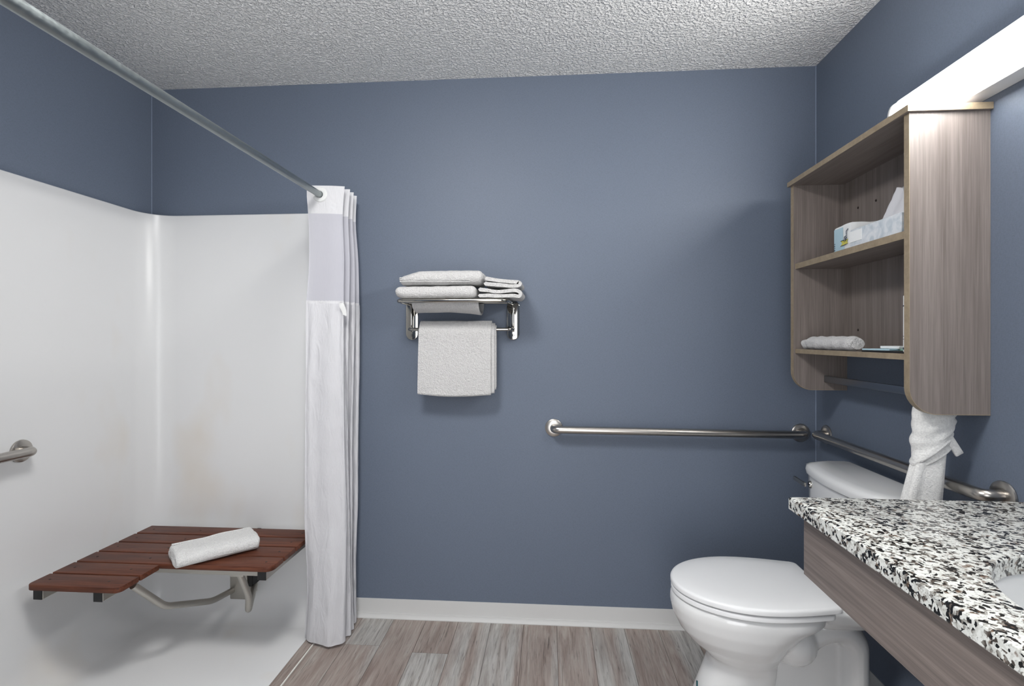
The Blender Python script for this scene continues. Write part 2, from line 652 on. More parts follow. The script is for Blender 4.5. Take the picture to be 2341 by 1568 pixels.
# vinyl cove base along the back and right walls: straight web with a flared toe
def cove(axis):
    pr = [(0, 0), (0.020, 0), (0.020, 0.003), (0.014, 0.0075), (0.0095, 0.014), (0.0085, 0.0195), (0.0045, 0.0200), (0.0035, 0.0225), (0.0040, 0.079), (0.003, 0.083), (0, 0.083)]
    return pr
struct(link('baseboard_back', *prism_vf([(YB - a, b) for a, b in cove('x')], 'x', -0.94, XR), M['base'], None, 40), 'pale grey vinyl cove base on the back wall')
struct(link('baseboard_right', *prism_vf([(XR - a, b) for a, b in cove('y')], 'y', YF, YB - 0.02), M['base'], None, 40), 'pale grey vinyl cove base on the right wall')

# shower threshold and caulk
t1 = struct(link('trim_1', *bevel_vf(box_vf(-1.022, -0.982, 0.76, YB - 0.02, -0.004, 0.0035), 0.0015, 1), M['plank'], None, 40), 'narrow wood look strip at the shower edge')
t1.color = (0.45, 0.45, 0.45, 1)
struct(link('trim_2', *bevel_vf(box_vf(-0.982, -0.976, 0.76, YB - 0.02, -0.004, 0.0032), 0.0012, 1), M['caulk'], None, 40), 'white caulk line beside the shower strip')
struct(tube('trim_3', [(XR - 0.001, YB - 0.001, 0.083), (XR - 0.001, YB - 0.001, ZC)], 0.0016, M['seam'], None, 8), 'thin pale caulk bead in the right corner')
struct(tube('trim_4', [(XL + 0.0005, YB - 0.0005, 1.845), (XL + 0.0005, YB - 0.0005, ZC)], 0.0013, M['seam'], None, 8), 'thin pale caulk bead in the left corner')

# ---- one-piece shower: rounded walls running down into the pan
def shower():
    r = root('shower_stall', (-1.43, 1.55, 0), 'white one-piece shower surround with rounded corners below the blue walls', 'shower')
    x0, y1, xr, yn = -1.857, 2.311, -1.0215, 0.775     # inner faces
    zt, rc = 1.842, 0.118
    # plan of the inner face: right end of the back wall -> left corner -> near left corner -> right end of the near wall
    plan = []
    def arc(cx, cy, a0, a1, n=10):
        return [(cx + rc * math.cos(a0 + (a1 - a0) * k / n), cy + rc * math.sin(a0 + (a1 - a0) * k / n)) for k in range(n + 1)]
    plan += [(xr, y1), (-1.1, y1), (-1.3, y1), (-1.5, y1), (-1.65, y1)]
    plan += arc(x0 + rc, y1 - rc, PI / 2, PI)
    plan += [(x0, 2.0), (x0, 1.7), (x0, 1.4), (x0, 1.1)]
    plan += arc(x0 + rc, yn + rc, PI, 1.5 * PI)
    plan += [(-1.5, yn), (-1.25, yn), (xr, yn)]
    n = len(plan)
    def inward(i):
        a = Vector((*plan[max(i - 1, 0)], 0))
        b = Vector((*plan[min(i + 1, n - 1)], 0))
        t = (b - a).normalized()
        return Vector((-t.y, t.x, 0))      # points to the inside
    cv = 0.11
    prof = [(-0.0135, zt - 0.03), (-0.0135, zt), (-0.003, zt), (0, zt - 0.003), (0, 1.4), (0, 1.0), (0, 0.6), (0, 0.3), (0, 0.004 + cv)]
    for k in range(1, 12):
        a = PI / 2 * k / 12
        prof.append((cv * (1 - math.cos(a)), 0.004 + cv * (1 - math.sin(a))))
    prof.append((cv, 0.004))
    V, Fc = [], []
    for i, (px, py) in enumerate(plan):
        nn = inward(i)
        for d, z in prof:
            V.append((px + nn.x * d, py + nn.y * d, z))
    m = len(prof)
    for i in range(n - 1):
        for k in range(m - 1):
            Fc.append((i * m + k, i * m + k + 1, (i + 1) * m + k + 1, (i + 1) * m + k))
    link('wall_shell', V, Fc, M['fibre'], r, 35)
    rim = [tuple(V[i * m + m - 1]) for i in range(n)]
    # pan: floor sheet with a soft kerb against the threshold strip
    pan = [(x, y, 0.004) for x, y, z in rim]
    vf = prism_vf([(p[0], p[1]) for p in pan], 'z', -0.005, 0.004)
    link('pan', vf[0], vf[1], M['fibre'], r)
    # vertical end flanges where the unit meets the wallcovering
    box('edge_flange', (xr - 0.004, xr + 0.06, y1 - 0.001, YB - 0.001, 0.0, zt), M['fibre'], r, 0.003)
    return r
shower()

# ================================================================== curtain rod and curtain
ROD_X, ROD_Z = -0.952, 1.866
def rod():
    r = root('curtain_rod', (ROD_X, YB, ROD_Z), 'dull grey metal tension rod crossing above the shower opening', 'curtain rod')
    tube('inner_tube', [(ROD_X, 1.05, ROD_Z), (ROD_X, YB - 0.01, ROD_Z)], 0.0132, M['rod'], r, 24)
    tube('outer_tube', [(ROD_X, 0.775, ROD_Z), (ROD_X, 1.068, ROD_Z)], 0.0144, M['rod'], r, 24)
    for y, s in ((YB - 0.0002, -1), (0.7602, 1)):
        v, f = lathe_vf([(0.0, 0), (0.024, 0), (0.024, 0.006), (0.018, 0.014), (0.0, 0.014)], (ROD_X, y, ROD_Z), (0, s, 0))
        link('end_cup', v, f, M['rod'], r, 40)
rod()

def curtain():
    r = root('shower_curtain', (-0.93, 2.18, 0.006), 'white shower curtain with sheer band bunched at the end of the rod', 'curtain')
    folds = 8
    ns = folds * 26
    zlist = [1.903, 1.89, 1.87, 1.85, 1.83, 1.81, 1.795, 1.79]
    def pt(s, z):
        """s runs 0..folds along the cloth"""
        w = min(1.0, max(0.0, (1.9 - z) / 1.9))
        k = s / folds
        xl = -1.004 - 0.012 * w - 0.012 * math.exp(-((z - 1.9) / 0.05) ** 2) * 0 - 0.016 * math.exp(-(z / 0.12) ** 2)
        if 1.42 < z < 1.86:
            xl += 0.012 * math.sin((z - 1.42) / 0.44 * PI)
        xr = -0.850 + 0.006 * math.sin(z * 3.0 + k * 5) - 0.010 * math.exp(-((z - 1.78) / 0.12) ** 2)
        mid, amp = (xl + xr) / 2, (xr - xl) / 2
        ph = math.cos(PI * s)
        sh = math.copysign(abs(ph) ** 0.75, ph)
        x = mid - amp * sh
        y0 = 2.088 - 0.012 * w
        y = y0 + (0.195 + 0.008 * w) * k
        # soft standing waves in each panel, growing towards the floor
        a = 0.0035 + 0.010 * w
        y += a * math.sin(s * 7.0 + z * 1.2) * 0.6 + a * noise.noise(Vector((s * 1.7, z * 1.6, 3.1)))
        if z < 1.42:
            y += 0.0035 * math.sin(s * 19 + 2.5 * noise.noise(Vector((s, z * 2.5, 1)))) + 0.0030 * noise.noise(Vector((s * 9, z * 11, 5))) + 0.0020 * noise.noise(Vector((s * 22, z * 26, 9)))
        x += 0.006 * w * noise.noise(Vector((s * 0.9, z * 3.0, 8.2)))
        if z < 0.5:
            q = (0.5 - z) / 0.5
            if s < 0.35:
                y += 0.05 * q * (0.35 - s) / 0.35       # free left edge turns back
            if s < 1.3:
                y -= 0.02 * q * math.exp(-((s - 0.62) / 0.25) ** 2)
        return (x, y, z)
    def sheet(name, z1, z0, nzv, mat, bottom=False):
        V, Fc = [], []
        for j in range(nzv + 1):
            z = z1 + (z0 - z1) * j / nzv
            for i in range(ns + 1):
                s = folds * i / ns
                p = pt(s, z)
                if bottom and j == nzv:
                    p = (p[0], p[1], z + 0.004 + 0.004 * math.sin(s * 2.0))
                V.append(p)
        m = ns + 1
        for j in range(nzv):
            for i in range(ns):
                Fc.append((j * m + i, j * m + i + 1, (j + 1) * m + i + 1, (j + 1) * m + i))
        return link(name, V, Fc, mat, r, 80)
    sheet('header_band', 1.903, 1.787, 10, M['header'])
    sheet('sheer_panel', 1.787, 1.424, 16, M['sheer'])
    # sewn seam: a proud fold line
    seam = []
    sheet('seam_strip', 1.427, 1.414, 2, M['header'])
    sheet('main_panel', 1.414, 0.006, 110, M['curtain'], True)
    # grommets: flat rings round the rod on each pass of the cloth
    for i in range(folds):
        # find the cloth parameter where it crosses the rod
        best = min((abs(pt(i + q / 60, ROD_Z)[0] - ROD_X), i + q / 60) for q in range(61))[1]
        y = pt(best, ROD_Z)[1]
        v, f = lathe_vf([(0.0150, -0.003), (0.019, -0.0048), (0.029, -0.0040), (0.0320, 0.0), (0.029, 0.0040), (0.019, 0.0048), (0.0150, 0.003)], (ROD_X, y, ROD_Z - 0.0005), (0, 1, 0), 32)
        n = 32
        f = [q for q in f if len(q) == 4] + [(6 * n + k, 6 * n + (k + 1) % n, (k + 1) % n, k) for k in range(n)]
        link('grommet', v, f, M['white'], r, 40)
    # care tag sewn into the seam
    V, Fc = [], []
    for j in range(7):
        for i in range(4):
            u, w = i / 3, j / 6
            x = -0.868 + 0.020 * u + 0.012 * w
            z = 1.415 - 0.048 * w - 0.006 * u * w
            y = pt(0.88, z)[1] - 0.010 - 0.006 * math.sin(w * 5 + u * 2)
            V.append((x, y, z))
    for j in range(6):
        for i in range(3):
            Fc.append((j * 4 + i, j * 4 + i + 1, j * 4 + i + 5, j * 4 + i + 4))
    link('care_tag', V, Fc, M['white'], r, 60)
curtain()

# ================================================================== grab bars
def flange(parent, c, ax):
    v, f = lathe_vf([(0.0, 0), (0.038, 0), (0.0395, 0.003), (0.0385, 0.007), (0.033, 0.0095), (0.020, 0.0105), (0.0, 0.0105)], c, ax, 36)
    return link('flange', v, f, M['steel'], parent, 40)

def grab_bar(name, a, b, ax, off, rt, label, group):
    a, b, ax = Vector(a), Vector(b), Vector(ax)
    r = root(name, a, label, 'grab bar', group)
    tube('bar', [a + ax * 0.004, a + ax * off, b + ax * off, b + ax * 0.004], rt, M['steel'], r, 20, 0.05)
    flange(r, a + ax * 0.0003, ax)
    flange(r, b + ax * 0.0003, ax)
    return r
grab_bar('grab_bar', (0.018, YB, 0.872), (1.075, YB, 0.863), (0, -1, 0), 0.055, 0.0165, 'long straight steel grab bar on the back wall below the towel shelf', 'steel grab bars')
grab_bar('grab_bar', (XR, 2.235, 0.872), (XR, 1.395, 0.872), (-1, 0, 0), 0.050, 0.0165, 'steel grab bar on the right wall above the toilet tank', 'steel grab bars')
grab_bar('grab_bar', (-1.857, 1.70, 0.874), (-1.857, 0.86, 0.874), (1, 0, 0), 0.052, 0.0165, 'steel grab bar inside the shower at the left edge', 'steel grab bars')

# ================================================================== shower seat
def shower_seat():
    zt, th = 0.420, 0.020
    r = root('folding_shower_bench', (-1.40, 2.30, 0.10), 'folding L-shaped shower bench of six brown slats on steel tubes', 'shower bench')
    y0, pitch, gap = 1.668, 0.0966, 0.008
    xl, xm, xr = -1.803, -1.462, -1.030
    def slat(i, x0, x1, cl, cr_):
        a, b = y0 + pitch * i, y0 + pitch * (i + 1) - gap
        poly = []
        def corner(cx, cy, rad, st):
            return [(cx + rad * math.cos(st + PI / 2 * k / 5), cy + rad * math.sin(st + PI / 2 * k / 5)) for k in range(6)]
        rl, rr = cl, cr_
        poly += corner(x0 + rl, a + rl, rl, PI)
        poly += corner(x1 - rr, a + rr, rr, 1.5 * PI)
        poly += [(x1, b), (x0, b)]
        vf = bevel_vf(prism_vf(poly, 'z', zt - th, zt), 0.0025, 2)
        s = link('slat', vf[0], vf[1], M['teak'], r, 40)
        xs = [x0 + 0.045]
        if x1 < -1.3:
            xs += [x1 - 0.075]
        else:
            xs += [-1.54, -1.075]
        for x in xs:
            v, f = lathe_vf([(0.0, 0), (0.0042, 0), (0.0035, 0.0008), (0.0, 0.0008)], (x, (a + b) / 2, zt), (0, 0, 1), 10)
            link('screw', v, f, M['screw'], s)
        return s
    for i in range(2):
        slat(i, xl, xm, 0.020 if i == 0 else 0.004, 0.022 if i == 0 else 0.004)
    for i in range(2, 6):
        slat(i, xl, xr, 0.004, 0.03 if i == 2 else 0.004)
    # square carrier tubes with black plugs
    zb = zt - th
    for x, ya in ((-1.764, 1.676), (-1.543, 1.676), (-1.071, 1.870)):
        t = box('carrier_tube', (x - 0.0165, x + 0.0165, ya, 2.225, zb - 0.033, zb), M['dull'], r, 0.002, 1)
        box('end_plug', (x - 0.0165, x + 0.0165, ya - 0.003, ya - 0.0001, zb - 0.033, zb), M['black'], t, 0.001, 1)
    box('cross_tube', (-1.75, -1.06, 2.10, 2.125, zb - 0.0325, zb - 0.0008), M['dull'], r, 0.002, 1)
    box('cross_tube', (-1.527, -1.09, 1.872, 1.892, zb - 0.020, zb - 0.0005), M['dull'], r, 0.002, 1)
    # wall bracket and bent struts
    box('wall_bracket', (-1.425, -1.345, 2.226, 2.3105, 0.105, 0.395), M['dull'], r, 0.004, 2)
    box('pivot_block', (-1.345, -1.325, 2.235, 2.3105, 0.16, 0.395), M['black'], r, 0.002, 1)
    tube('strut', [(-1.475, 1.745, 0.392), (-1.450, 1.865, 0.258), (-1.435, 2.12, 0.150), (-1.405, 2.27, 0.142)], 0.0125, M['dull'], r, 16, 0.03)
    tube('strut', [(-1.175, 1.890, 0.392), (-1.185, 1.975, 0.250), (-1.215, 2.02, 0.168), (-1.335, 2.27, 0.150)], 0.0125, M['dull'], r, 16, 0.03)
    box('tube_clamp', (-1.205, -1.150, 1.880, 1.925, zb - 0.030, zb - 0.0002), M['dull'], r, 0.004, 2)
    return r
shower_seat()

def seat_towel():
    def d(p):
        q = Vector(p)
        if q.z > -0.015:
            q.z += 0.004 * nz3(p, 9, 2.0) + 0.0018 * nz3(p, 45, 5)
        q.y += 0.003 * nz3(p, 12, 7.0)
        # the free left end is flatter and squarer
        k = max(0.0, (-p.x - 0.05) / 0.1)
        q.x += 0.004 * nz3(p, 40, 1.0)
        q.z -= 0.004 * k * (1 if p.z > 0 else 0)
        return q
    vf = place(rbox_vf((0.292, 0.168, 0.060), (0.008, 0.050, 0.027), (48, 30, 12), d), (-1.314, 1.960, 0.4502), math.radians(45.8))
    r = root('folded_towel', (-1.312, 1.957, 0.42), 'white folded towel lying slantwise on the brown slatted shower bench', 'towel')
    link('cloth', vf[0], vf[1], M['terry_soft'], r, 70)
    # the free hem of the roll, lying along the top
    hem = []
    ca, sa = math.cos(math.radians(45.8)), math.sin(math.radians(45.8))
    for k in range(30):
        u = -0.138 + 0.276 * k / 29
        w = 0.050 + 0.002 * math.sin(u * 60)
        hem.append((-1.312 + u * ca - w * sa, 1.957 + u * sa + w * ca, 0.4785 + 0.0015 * math.sin(u * 31)))
    v, f = tube_vf(hem, 0.0035, 8)
    link('hem', v, f, M['terry_soft'], r, 60)
seat_towel()

# ================================================================== towel shelf on the back wall
XA, XB = -0.622, -0.163
def towel_rack():
    r = root('towel_shelf', ((XA + XB) / 2, YB, 1.26), 'polished chrome towel shelf with lower rail on the back wall', 'towel shelf')
    for x in (XA, XB):
        w, z0, z1 = 0.0285, 1.262, 1.438
        poly = [(x + w * math.cos(PI + PI * k / 12), z0 + w + w * math.sin(PI + PI * k / 12)) for k in range(13)]
        poly += [(x + w * math.cos(PI * k / 12), z1 - w + w * math.sin(PI * k / 12)) for k in range(13)]
        vf = bevel_vf(prism_vf(poly, 'y', YB - 0.011, YB - 0.0003), 0.003, 2)
        p = link('mounting_plate', vf[0], vf[1], M['chrome'], r, 40)
        v, f = lathe_vf([(0.0, 0), (0.0055, 0), (0.004, 0.0025), (0.0, 0.003)], (x, YB - 0.011, 1.283), (0, -1, 0), 12)
        link('screw', v, f, M['chrome'], p, 40)
        # raised inner blade that carries the arms
        vf = bevel_vf(prism_vf([(YB - 0.0112, 1.298), (YB - 0.030, 1.305), (YB - 0.030, 1.425), (YB - 0.0112, 1.432)], 'x', x - 0.006, x + 0.006), 0.002, 1)
        link('bracket_arm', vf[0], vf[1], M['chrome'], r, 40)
    zs = 1.424
    yf = 2.105
    tube('shelf_loop', [(XA - 0.004, YB - 0.02, zs), (XA - 0.004, yf, zs), (XB - 0.012, yf, zs), (XB - 0.004, YB - 0.02, zs)], 0.0090, M['chrome'], r, 16, 0.03)
    for y in (2.155, 2.205, 2.255):
        tube('shelf_rail', [(XA - 0.004, y, zs), (XB - 0.006, y, zs)], 0.0045, M['chrome'], r, 12)
    tube('towel_rail', [(XA, YB - 0.008, 1.312), (XA, 2.258, 1.3085), (XB, 2.258, 1.3085), (XB, YB - 0.008, 1.312)], 0.0075, M['chrome'], r, 16, 0.025)
towel_rack()

def hand_towel(name, size, rad, loc, rz, label, deform=None, group='folded towels on the chrome shelf', div=(34, 18, 10)):
    r = root(name, (loc[0], loc[1], loc[2] - size[2] / 2), label, 'towel', group)
    def d(p):
        q = Vector(p)
        q.z += 0.003 * nz3(p, 14, loc[0] * 9) + 0.0015 * nz3(p, 50, 4)
        q.y += 0.003 * nz3(p, 11, loc[2] * 5)
        q.x += 0.003 * nz3(p, 16, 2)
        if deform:
            q = deform(q)
        return q
    vf = place(rbox_vf(size, rad, div, d), loc, rz)
    link('cloth', vf[0], vf[1], M['terry'], r, 70)
    return r

def shelf_towels():
    zs = 1.4335
    # lower left: plump front fold, back layer sagging between the rails
    def sag(q):
        return q
    def lower(q):
        # left end pinched and tapering
        k = max(0.0, (-q.x - 0.12) / 0.06)
        if q.z < 0:
            q.z += 0.006 * k
        return q
    t = hand_towel('hand_towel', (0.338, 0.20, 0.050), (0.022, 0.026, 0.024), (-0.468, 2.186, zs + 0.0245), 0.0,
                   'lower white folded towel at the left of the chrome shelf', lower)
    # sagging under layer, seen from below the front rail
    V, Fc = [], []
    path = [(2.122, 1.434), (2.128, 1.4165), (2.150, 1.397), (2.190, 1.386), (2.235, 1.388), (2.275, 1.400), (2.300, 1.432)]
    vf = ribbon_vf(path, 0.008, -0.572, -0.292, 24, lambda a, b, tt: (tt, a, b - 0.010 * (tt + 0.572) / 0.28 + 0.004 * math.cos((tt + 0.43) * 16)), 0.003, 1.0)
    link('sagging_layer', vf[0], vf[1], M['terry'], t, 60)
    # upper left: thicker towel with three woven border lines low on its front
    def upper(q):
        if q.x < -0.09 and q.z > 0:
            q.z -= 0.30 * (-q.x - 0.09) * min(1, q.z / 0.02)
        return q
    t2 = hand_towel('hand_towel', (0.352, 0.19, 0.060), (0.020, 0.040, 0.029), (-0.449, 2.190, zs + 0.0855), 0.0,
                    'thick upper white folded towel with woven border lines on the chrome shelf', upper)
    for k in range(3):
        pts = []
        for j in range(24):
            u = -0.165 + 0.29 * j / 23
            pts.append((-0.449 + u, 2.0965 + 0.0012 * math.sin(u * 40), zs + 0.0695 + 0.0075 * k - 0.010 * max(0, u + 0.02) * (2.2 - 0.4 * k)))
        v, f = tube_vf(pts, 0.0016, 6)
        link('woven_line', v, f, M['terry_soft'], t2, 60)
    # right pair: sheets folded over with the loops at the right end
    def loops(name, path, th, label, seed):
        r = root(name, (-0.21, 2.19, zs), label, 'towel', 'folded towels on the chrome shelf')
        vf = ribbon_vf(path, th, 2.098, 2.29, 16, lambda a, b, tt: (a, tt, b), 0.0035, seed)
        link('cloth', vf[0], vf[1], M['terry'], r, 70)
    loops('wash_towel', [(-0.262, zs + 0.058), (-0.235, zs + 0.054), (-0.18, zs + 0.0495), (-0.137, zs + 0.0485), (-0.121, zs + 0.0545),
                         (-0.126, zs + 0.0625), (-0.155, zs + 0.0665), (-0.205, zs + 0.0690), (-0.258, zs + 0.079)], 0.0150,
          'upper white towel folded into flat loops at the right of the shelf', 3.0)
    loops('wash_towel', [(-0.285, zs + 0.034), (-0.225, zs + 0.0255), (-0.170, zs + 0.0285), (-0.134, zs + 0.0285), (-0.118, zs + 0.0195),
                         (-0.124, zs + 0.0065), (-0.146, zs + 0.0080), (-0.200, zs + 0.0085), (-0.285, zs + 0.0095)], 0.0140,
          'lower white towel with open end loop hanging over the shelf right end', 6.0)
shelf_towels()

def hanging_towel():
    r = root('bath_towel', (-0.395, 2.258, 1.03), 'white towel hanging folded over the lower chrome rail', 'towel')
    zr, yr = 1.3085, 2.258
    def prof(o, zf, zb):
        return [(yr - 0.012 - o, zf), (yr - 0.014 - o, zf + 0.06), (yr - 0.013 - o, zr - 0.06), (yr - 0.013 - o * 0.9, zr - 0.005),
                (yr, zr + 0.013 + o * 0.8), (yr + 0.012 + o * 0.3, zr - 0.005), (yr + 0.012 + o * 0.3, zr - 0.08), (yr + 0.013 + o * 0.3, zb)]
    def mk(a, b, t):
        # lower edge bows down in the middle, left edge flares out a little
        k = max(0.0, (zr - b) / 0.28)
        if a < yr:
            b -= 0.010 * k * math.sin((t + 0.575) / 0.34 * PI) * (1 if b < 1.1 else 0)
        return (t - 0.006 * k * (1 if t < -0.4 else 0), a, b)
    def layer(nm, o, x0, x1, zf, zb, th, seed):
        vf = ribbon_vf(prof(o, zf, zb), th, x0, x1, 34, mk, 0.0022, seed)
        return link(nm, vf[0], vf[1], M['terry'], r, 70)
    layer('inner_layer', 0.0, -0.545, -0.232, 1.052, 1.06, 0.010, 2.0)
    layer('middle_layer', 0.011, -0.562, -0.238, 1.038, 1.05, 0.011, 4.0)
    layer('outer_layer', 0.023, -0.566, -0.252, 1.033, 1.05, 0.012, 9.0)
hanging_towel()

# ================================================================== wall cabinet
CX0 = 0.941
def cabinet():
    r = root('wall_cabinet', (XR, 1.77, 1.07), 'open grey oak wall cabinet with two shelves above the toilet', 'cabinet')
    def side(name, ya, yb):
        z0, z1, rad = 1.071, 1.861, 0.070
        xb = XR - 0.0005
        poly = [(xb, z0), (xb, z1), (CX0, z1)]
        poly += [(CX0 + rad - rad * math.cos(PI / 2 * k / 10), z0 + rad - rad * math.sin(PI / 2 * k / 10)) for k in range(11)]
        o = link(name, *prism_vf(poly, 'y', ya, yb), M['lam_v'], r)
        # edge band round the front and the bottom curve
        band = [(CX0, z1)] + poly[3:] + [(xb, z0)]
        V, Fc = [], []
        for i, (x, z) in enumerate(band):
            t = Vector((band[min(i + 1, len(band) - 1)][0] - band[max(i - 1, 0)][0], band[min(i + 1, len(band) - 1)][1] - band[max(i - 1, 0)][1]))
            t.normalize()
            nx, nz_ = t.y, -t.x
            for d in (0, 0.0016):
                for y in (ya - 0.0004, yb + 0.0004):
                    V.append((x + nx * d, y, z + nz_ * d))
        for i in range(len(band) - 1):
            a, b = i * 4, (i + 1) * 4
            for p, q in ((0, 1), (1, 3), (3, 2), (2, 0)):
                Fc.append((a + p, a + q, b + q, b + p))
        Fc += [(0, 1, 3, 2), tuple(len(V) - 4 + k for k in (0, 2, 3, 1))]
        link('edge_band', V, Fc, M['edge'], o)
        return o
    side('side_panel', 1.437, 1.456)
    side('side_panel', 2.090, 2.109)
    t = box('top_board', (CX0 - 0.010, XR - 0.0005, 1.428, 2.118, 1.8612, 1.8795), M['lam_h'], r, 0.0012, 1)
    box('edge_band', (CX0 - 0.0114, CX0 - 0.0100, 1.4282, 2.1178, 1.8616, 1.8791), M['edge'], t)
    box('edge_band', (CX0 - 0.0110, XR - 0.001, 1.4266, 1.4280, 1.8616, 1.8791), M['edge'], t)
    b = box('back_panel', (XR - 0.014, XR - 0.0006, 1.4562, 2.0898, 1.2125, 1.861), M['lam_v'], r)
    for y, z in ((1.995, 1.748), (1.890, 1.747), (1.995, 1.300), (1.60, 1.748)):
        v, f = lathe_vf([(0.0, 0), (0.0045, 0), (0.0045, 0.0006), (0.002, 0.0006), (0.002, 0.0003), (0.0, 0.0003)], (XR - 0.014, y, z), (-1, 0, 0), 12)
        link('screw', v, f, M['screw'], b)
    for nm, zt_, th in (('shelf', 1.5575, 0.0205), ('shelf', 1.2285, 0.0165)):
        s = box(nm, (CX0 + 0.008, XR - 0.0142, 1.4562, 2.0898, zt_ - th, zt_), M['lam_h'], r)
        box('edge_band', (CX0 + 0.0065, CX0 + 0.0080, 1.4564, 2.0896, zt_ - th, zt_), M['edge'], s)
    box('towel_bar', (1.054, 1.063, 1.4562, 2.0898, 1.101, 1.126), M['darkbar'], r, 0.003, 2)
    return r
cabinet()

def tissue_box():
    z0 = 1.5578
    r = root('tissue_box', (1.02, 1.61, z0), 'pale marbled tissue box with tissue pulled up on the upper cabinet shelf', 'tissue box')
    vf = bevel_vf(box_vf(0.956, 1.072, 1.492, 1.736, z0, z0 + 0.056), 0.0012, 1)
    c = link('carton', vf[0], vf[1], M['carton'], r, 40)
    # torn flap corner on the front
    link('flap', *bevel_vf(box_vf(0.9545, 0.9558, 1.672, 1.735, z0 + 0.016, z0 + 0.050), 0.0003, 1), M['paper'], c)
    # crumpled tissue fan
    rings = []
    for j in range(12):
        w = j / 11
        ring = []
        for k in range(28):
            a = 2 * PI * k / 28
            ry = 0.054 * (1 - w) ** 0.8 + 0.016 + 0.004 * math.sin(a * 3 + w * 3)
            rx = 0.020 * (1 - 0.7 * w) + 0.005 * math.sin(a * 5 + w * 4)
            ring.append((0.990 + rx * math.cos(a) + 0.012 * w, 1.553 - ry * math.sin(a) + 0.010 * w + 0.006 * noise.noise(Vector((a, w * 4, 1))),
                         z0 + 0.0563 + 0.082 * w + 0.006 * math.sin(a * 2 + 1) * w))
        rings.append(ring)
    v, f = loft_vf(rings)
    link('tissue_sheet', v, f, M['tissue'], r, 60)
tissue_box()

def paper_pack():
    z0 = 1.5578
    r = root('wrapped_paper_pack', (1.03, 1.82, z0), 'light blue and white wrapped paper pack behind the tissue box', 'paper pack')
    def d(p):
        q = Vector(p)
        q.z += 0.002 * nz3(p, 30, 1)
        q.x += 0.0012 * nz3(p, 40, 3)
        return q
    rz = math.radians(-4)
    vf = place(rbox_vf((0.105, 0.118, 0.092), 0.007, (10, 10, 8), d), (1.035, 1.828, z0 + 0.0475), rz)
    b = link('wrapper', vf[0], vf[1], M['paper'], r, 60)
    def flat(name, poly, mat, lift):
        c, s = math.cos(rz), math.sin(rz)
        V = []
        for l2 in (0.0, 0.0006):
            for y, z in poly:
                if mat in (M['yellow'], M['navy']) and y < 0.04:
                    y, z = y * 1.35 - 0.016, 0.012 + (z - 0.012) * 1.1
                x = -0.0525 - lift - l2
                V.append((1.035 + x * c - y * s, 1.828 + x * s + y * c, z0 + z))
        n = len(poly)
        Fc = [tuple(range(n)), tuple(range(2 * n - 1, n - 1, -1))] + [(i, (i + 1) % n, n + (i + 1) % n, n + i) for i in range(n)]
        link(name, V, Fc, mat, b)
    flat('blue_panel', [(0.052, 0.006), (-0.010, 0.006), (-0.010, 0.084), (0.052, 0.086)], M['blue'], 0.0012)
    flat('blue_panel', [(-0.010, 0.0062), (-0.020, 0.0062), (-0.020, 0.018), (-0.010, 0.018)], M['blue'], 0.0010)
    # yellow ribbon tail, navy bars and letter strokes
    flat('ribbon_mark', [(0.014, 0.036), (-0.004, 0.036), (-0.022, 0.037), (-0.016, 0.030), (-0.022, 0.024), (-0.004, 0.023), (0.014, 0.022), (0.006, 0.029)], M['yellow'], 0.0021)
    for poly in ([(0.014, 0.0375), (-0.004, 0.0375), (-0.004, 0.0358), (0.014, 0.0358)], [(0.014, 0.022), (-0.012, 0.022), (-0.012, 0.0205), (0.014, 0.0205)],
                 [(-0.004, 0.046), (-0.0062, 0.046), (-0.0062, 0.030), (-0.004, 0.030)], [(-0.004, 0.046), (-0.016, 0.049), (-0.016, 0.0465), (-0.004, 0.0435)],
                 [(-0.010, 0.042), (-0.0125, 0.042), (-0.0125, 0.031), (-0.010, 0.031)], [(-0.010, 0.042), (-0.018, 0.0435), (-0.018, 0.041), (-0.010, 0.0395)],
                 [(-0.010, 0.0365), (-0.017, 0.0375), (-0.017, 0.0352), (-0.010, 0.0342)],
                 [(-0.014, 0.062), (-0.016, 0.062), (-0.016, 0.050), (-0.014, 0.050)], [(-0.014, 0.062), (-0.024, 0.068), (-0.024, 0.065), (-0.014, 0.0595)]):
        flat('letter_stroke', poly, M['navy'], 0.0029)
    for i in range(4):
        flat('letter_stroke', [(0.050 - 0.003 * (i % 2), 0.016 + 0.007 * i), (0.044, 0.017 + 0.007 * i), (0.044, 0.014 + 0.007 * i), (0.050, 0.013 + 0.007 * i)], M['navy'], 0.0022)
paper_pack()

